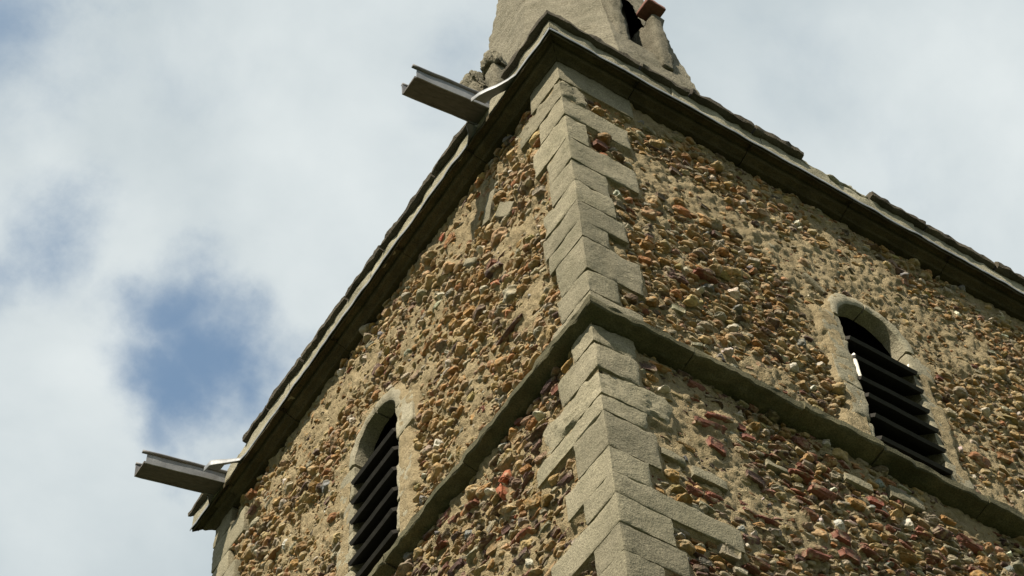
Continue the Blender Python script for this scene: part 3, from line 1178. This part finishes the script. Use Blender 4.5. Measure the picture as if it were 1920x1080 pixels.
build_spout(.635, .795, -.755, .03, .19, 'open lead-lined spout jutting out near the corner')
build_spout(4.585, 4.745, -.835, -.09, .125, 'open lead-lined spout at the far left end of the wall')


# ------------------------------------------------------------------ plain rear walls, roof and foot of the tower
def plate(name, pts, mat, parent):
    V = np.array(pts, float)
    return obj(name, mesh_np(name, V, np.array([[0, 1, 2, 3]]), smooth=False, mat=mat), parent)


def slab(name, lo, hi, mat, parent):
    V, F = box_grid(1, 1, 1)
    V = np.array(lo) + V * (np.array(hi) - np.array(lo))
    return obj(name, mesh_np(name, V, F, smooth=False, mat=mat), parent)


slab('plain_wall', (W - .4, .06, .0), (W - .02, W - .02, H + .05), M_CORE, TOWER)
slab('plain_wall', (.06, W - .4, .0), (W - .45, W - .02, H + .05), M_CORE, TOWER)
slab('roof_deck', (.15, .15, H + .09), (W - .15, W - .15, H + .16), M_LEADD, TOWER)
slab('tower_foot', (-.02, .01, .0), (W - .42, .40, H - 6.6), M_CORE, TOWER)
slab('tower_foot', (-.02, .41, .0), (.40, W - .42, H - 6.6), M_CORE, TOWER)
# belfry inner lining and floor, interior shade put into their dark colour
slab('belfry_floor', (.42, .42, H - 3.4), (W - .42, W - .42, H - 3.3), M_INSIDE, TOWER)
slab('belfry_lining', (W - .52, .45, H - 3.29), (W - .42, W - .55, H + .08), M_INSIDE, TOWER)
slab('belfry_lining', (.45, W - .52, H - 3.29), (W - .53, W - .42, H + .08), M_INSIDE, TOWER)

# ------------------------------------------------------------------ worn carved stones behind the parapet
def lump(name, c, s, seed, mat, parent, cuts=5):
    V, F = ico(4)
    rg = np.random.default_rng(seed)
    P = np.sign(V) * np.abs(V) ** .8
    for _ in range(cuts):
        n = rg.normal(size=3)
        n /= np.linalg.norm(n)
        P = P - np.maximum(0, P @ n - rg.uniform(.5, .8))[:, None] * n
    P = P * (1 + .22 * fbm(V, 1.7, 3, seed)[:, None]) + .10 * np.c_[fbm(V, 4, 3, seed), fbm(V, 4, 3, seed + 2), fbm(V, 4, 3, seed + 4)]
    P = P * np.array(s) + np.array(c)
    return obj(name, mesh_np(name, P, F, mat=mat), parent)


for (px, py, pz, sx, sz, sd) in ((.05, .765, 1.14, .115, .17, 3), (.05, 1.05, 1.27, .10, .17, 8)):
    V1, F1 = block_geom((px - .07, py - .07, H + .2), (px + .07, py + .07, H + pz - .05), r=.03, rough=.01, seed=sd)
    o_ = obj('carved_stump', mesh_np('carved_stump', V1, F1, mat=M_SPIRE), TOWER)
    lump('carved_head', (px, py, H + pz), (sx, sx, sz), sd, M_SPIRE, o_)

# ------------------------------------------------------------------ spire
SPIRE = thing('spire', 'weathered pale stone spire rising behind the parapet', 'spire', (2.5, 2.5, H))


def build_spire():
    R0, K = 1.85, 0.14
    cx, cy = 2.463, 2.534
    zt = 13.0
    nz, ns = 240, 16
    V = []
    for i in range(nz + 1):
        z = .17 + (zt - .17) * i / nz
        R = max(R0 - K * z, .02)
        c8 = [(cx + R * math.cos(math.radians(22.5 + 45 * k)), cy + R * math.sin(math.radians(22.5 + 45 * k))) for k in range(8)]
        for k in range(8):
            a, b = np.array(c8[k]), np.array(c8[(k + 1) % 8])
            for q in range(ns):
                p = a + (b - a) * q / ns
                V.append((p[0] - 2.5, p[1] - 2.5, z))
    V = np.array(V)
    m = 8 * ns
    i = np.arange(nz)[:, None] * m
    j = np.arange(m)[None, :]
    F = np.stack([i + j, i + (j + 1) % m, i + m + (j + 1) % m, i + m + j], -1).reshape(-1, 4)
    d = V[:, :2] / np.maximum(np.linalg.norm(V[:, :2], axis=1, keepdims=True), 1e-6)
    h = fbm(V * np.array([1, 1, 2.5]), 3.0, 4, 21) * .010 + fbm(V * np.array([1, 1, 3]), 12, 2, 25) * .008
    course = np.abs(((V[:, 2] + .02 * fbm(V, 1.0, 2, 4)) / .30) % 1 - .5) * 2
    h = h - .012 * np.exp(-((1 - course) / .07) ** 2)
    V[:, :2] += d * h[:, None]
    fc = V[F].mean(1) + np.array([2.5, 2.5, 0])
    F = F[~((fc[:, 0] > 2.2) & (fc[:, 0] < 2.57) & (fc[:, 1] < 1.95) & (fc[:, 2] > 4.86) & (fc[:, 2] < 6.45))]
    obj('spire_face', mesh_np('spire_face', V, F, mat=M_SPIRE, sharp=30), SPIRE)


build_spire()


def build_lucarne():
    root = bpy.data.objects.new('lucarne', None)
    COL.objects.link(root)
    root.parent = SPIRE
    o = np.array([2.5, 2.5, H])

    def blk(name, lo, hi, mat, **kw):
        V, F = block_geom(lo, hi, **kw)
        return obj(name, mesh_np(name, V - o + np.array([0, 0, H]), F, mat=mat), root)
    y0, y1 = 1.42, 1.85
    blk('jamb', (2.08, y0 + .03, 4.75), (2.225, y1, 6.5), M_SPIRE, r=.03, rough=.012, seed=31)
    blk('jamb', (2.545, y0 - .03, 4.62), (2.69, y1, 5.70), M_SPIRE, r=.025, rough=.012, seed=35)
    blk('sill', (2.10, y0 + .07, 4.66), (2.60, y1, 4.88), M_SPIRE, r=.05, rough=.014, seed=37)
    blk('dark_backing', (2.16, 1.80, 4.7), (2.60, 1.84, 6.6), M_INSIDE, r=.004, rough=.001)  # added dark panel, stands in for the shade inside the opening
    blk('gable_tile', (2.45, y0 - .12, 5.74), (2.68, y0 + .10, 5.80), M_TILE, r=.01, rough=.004, seed=41)


build_lucarne()
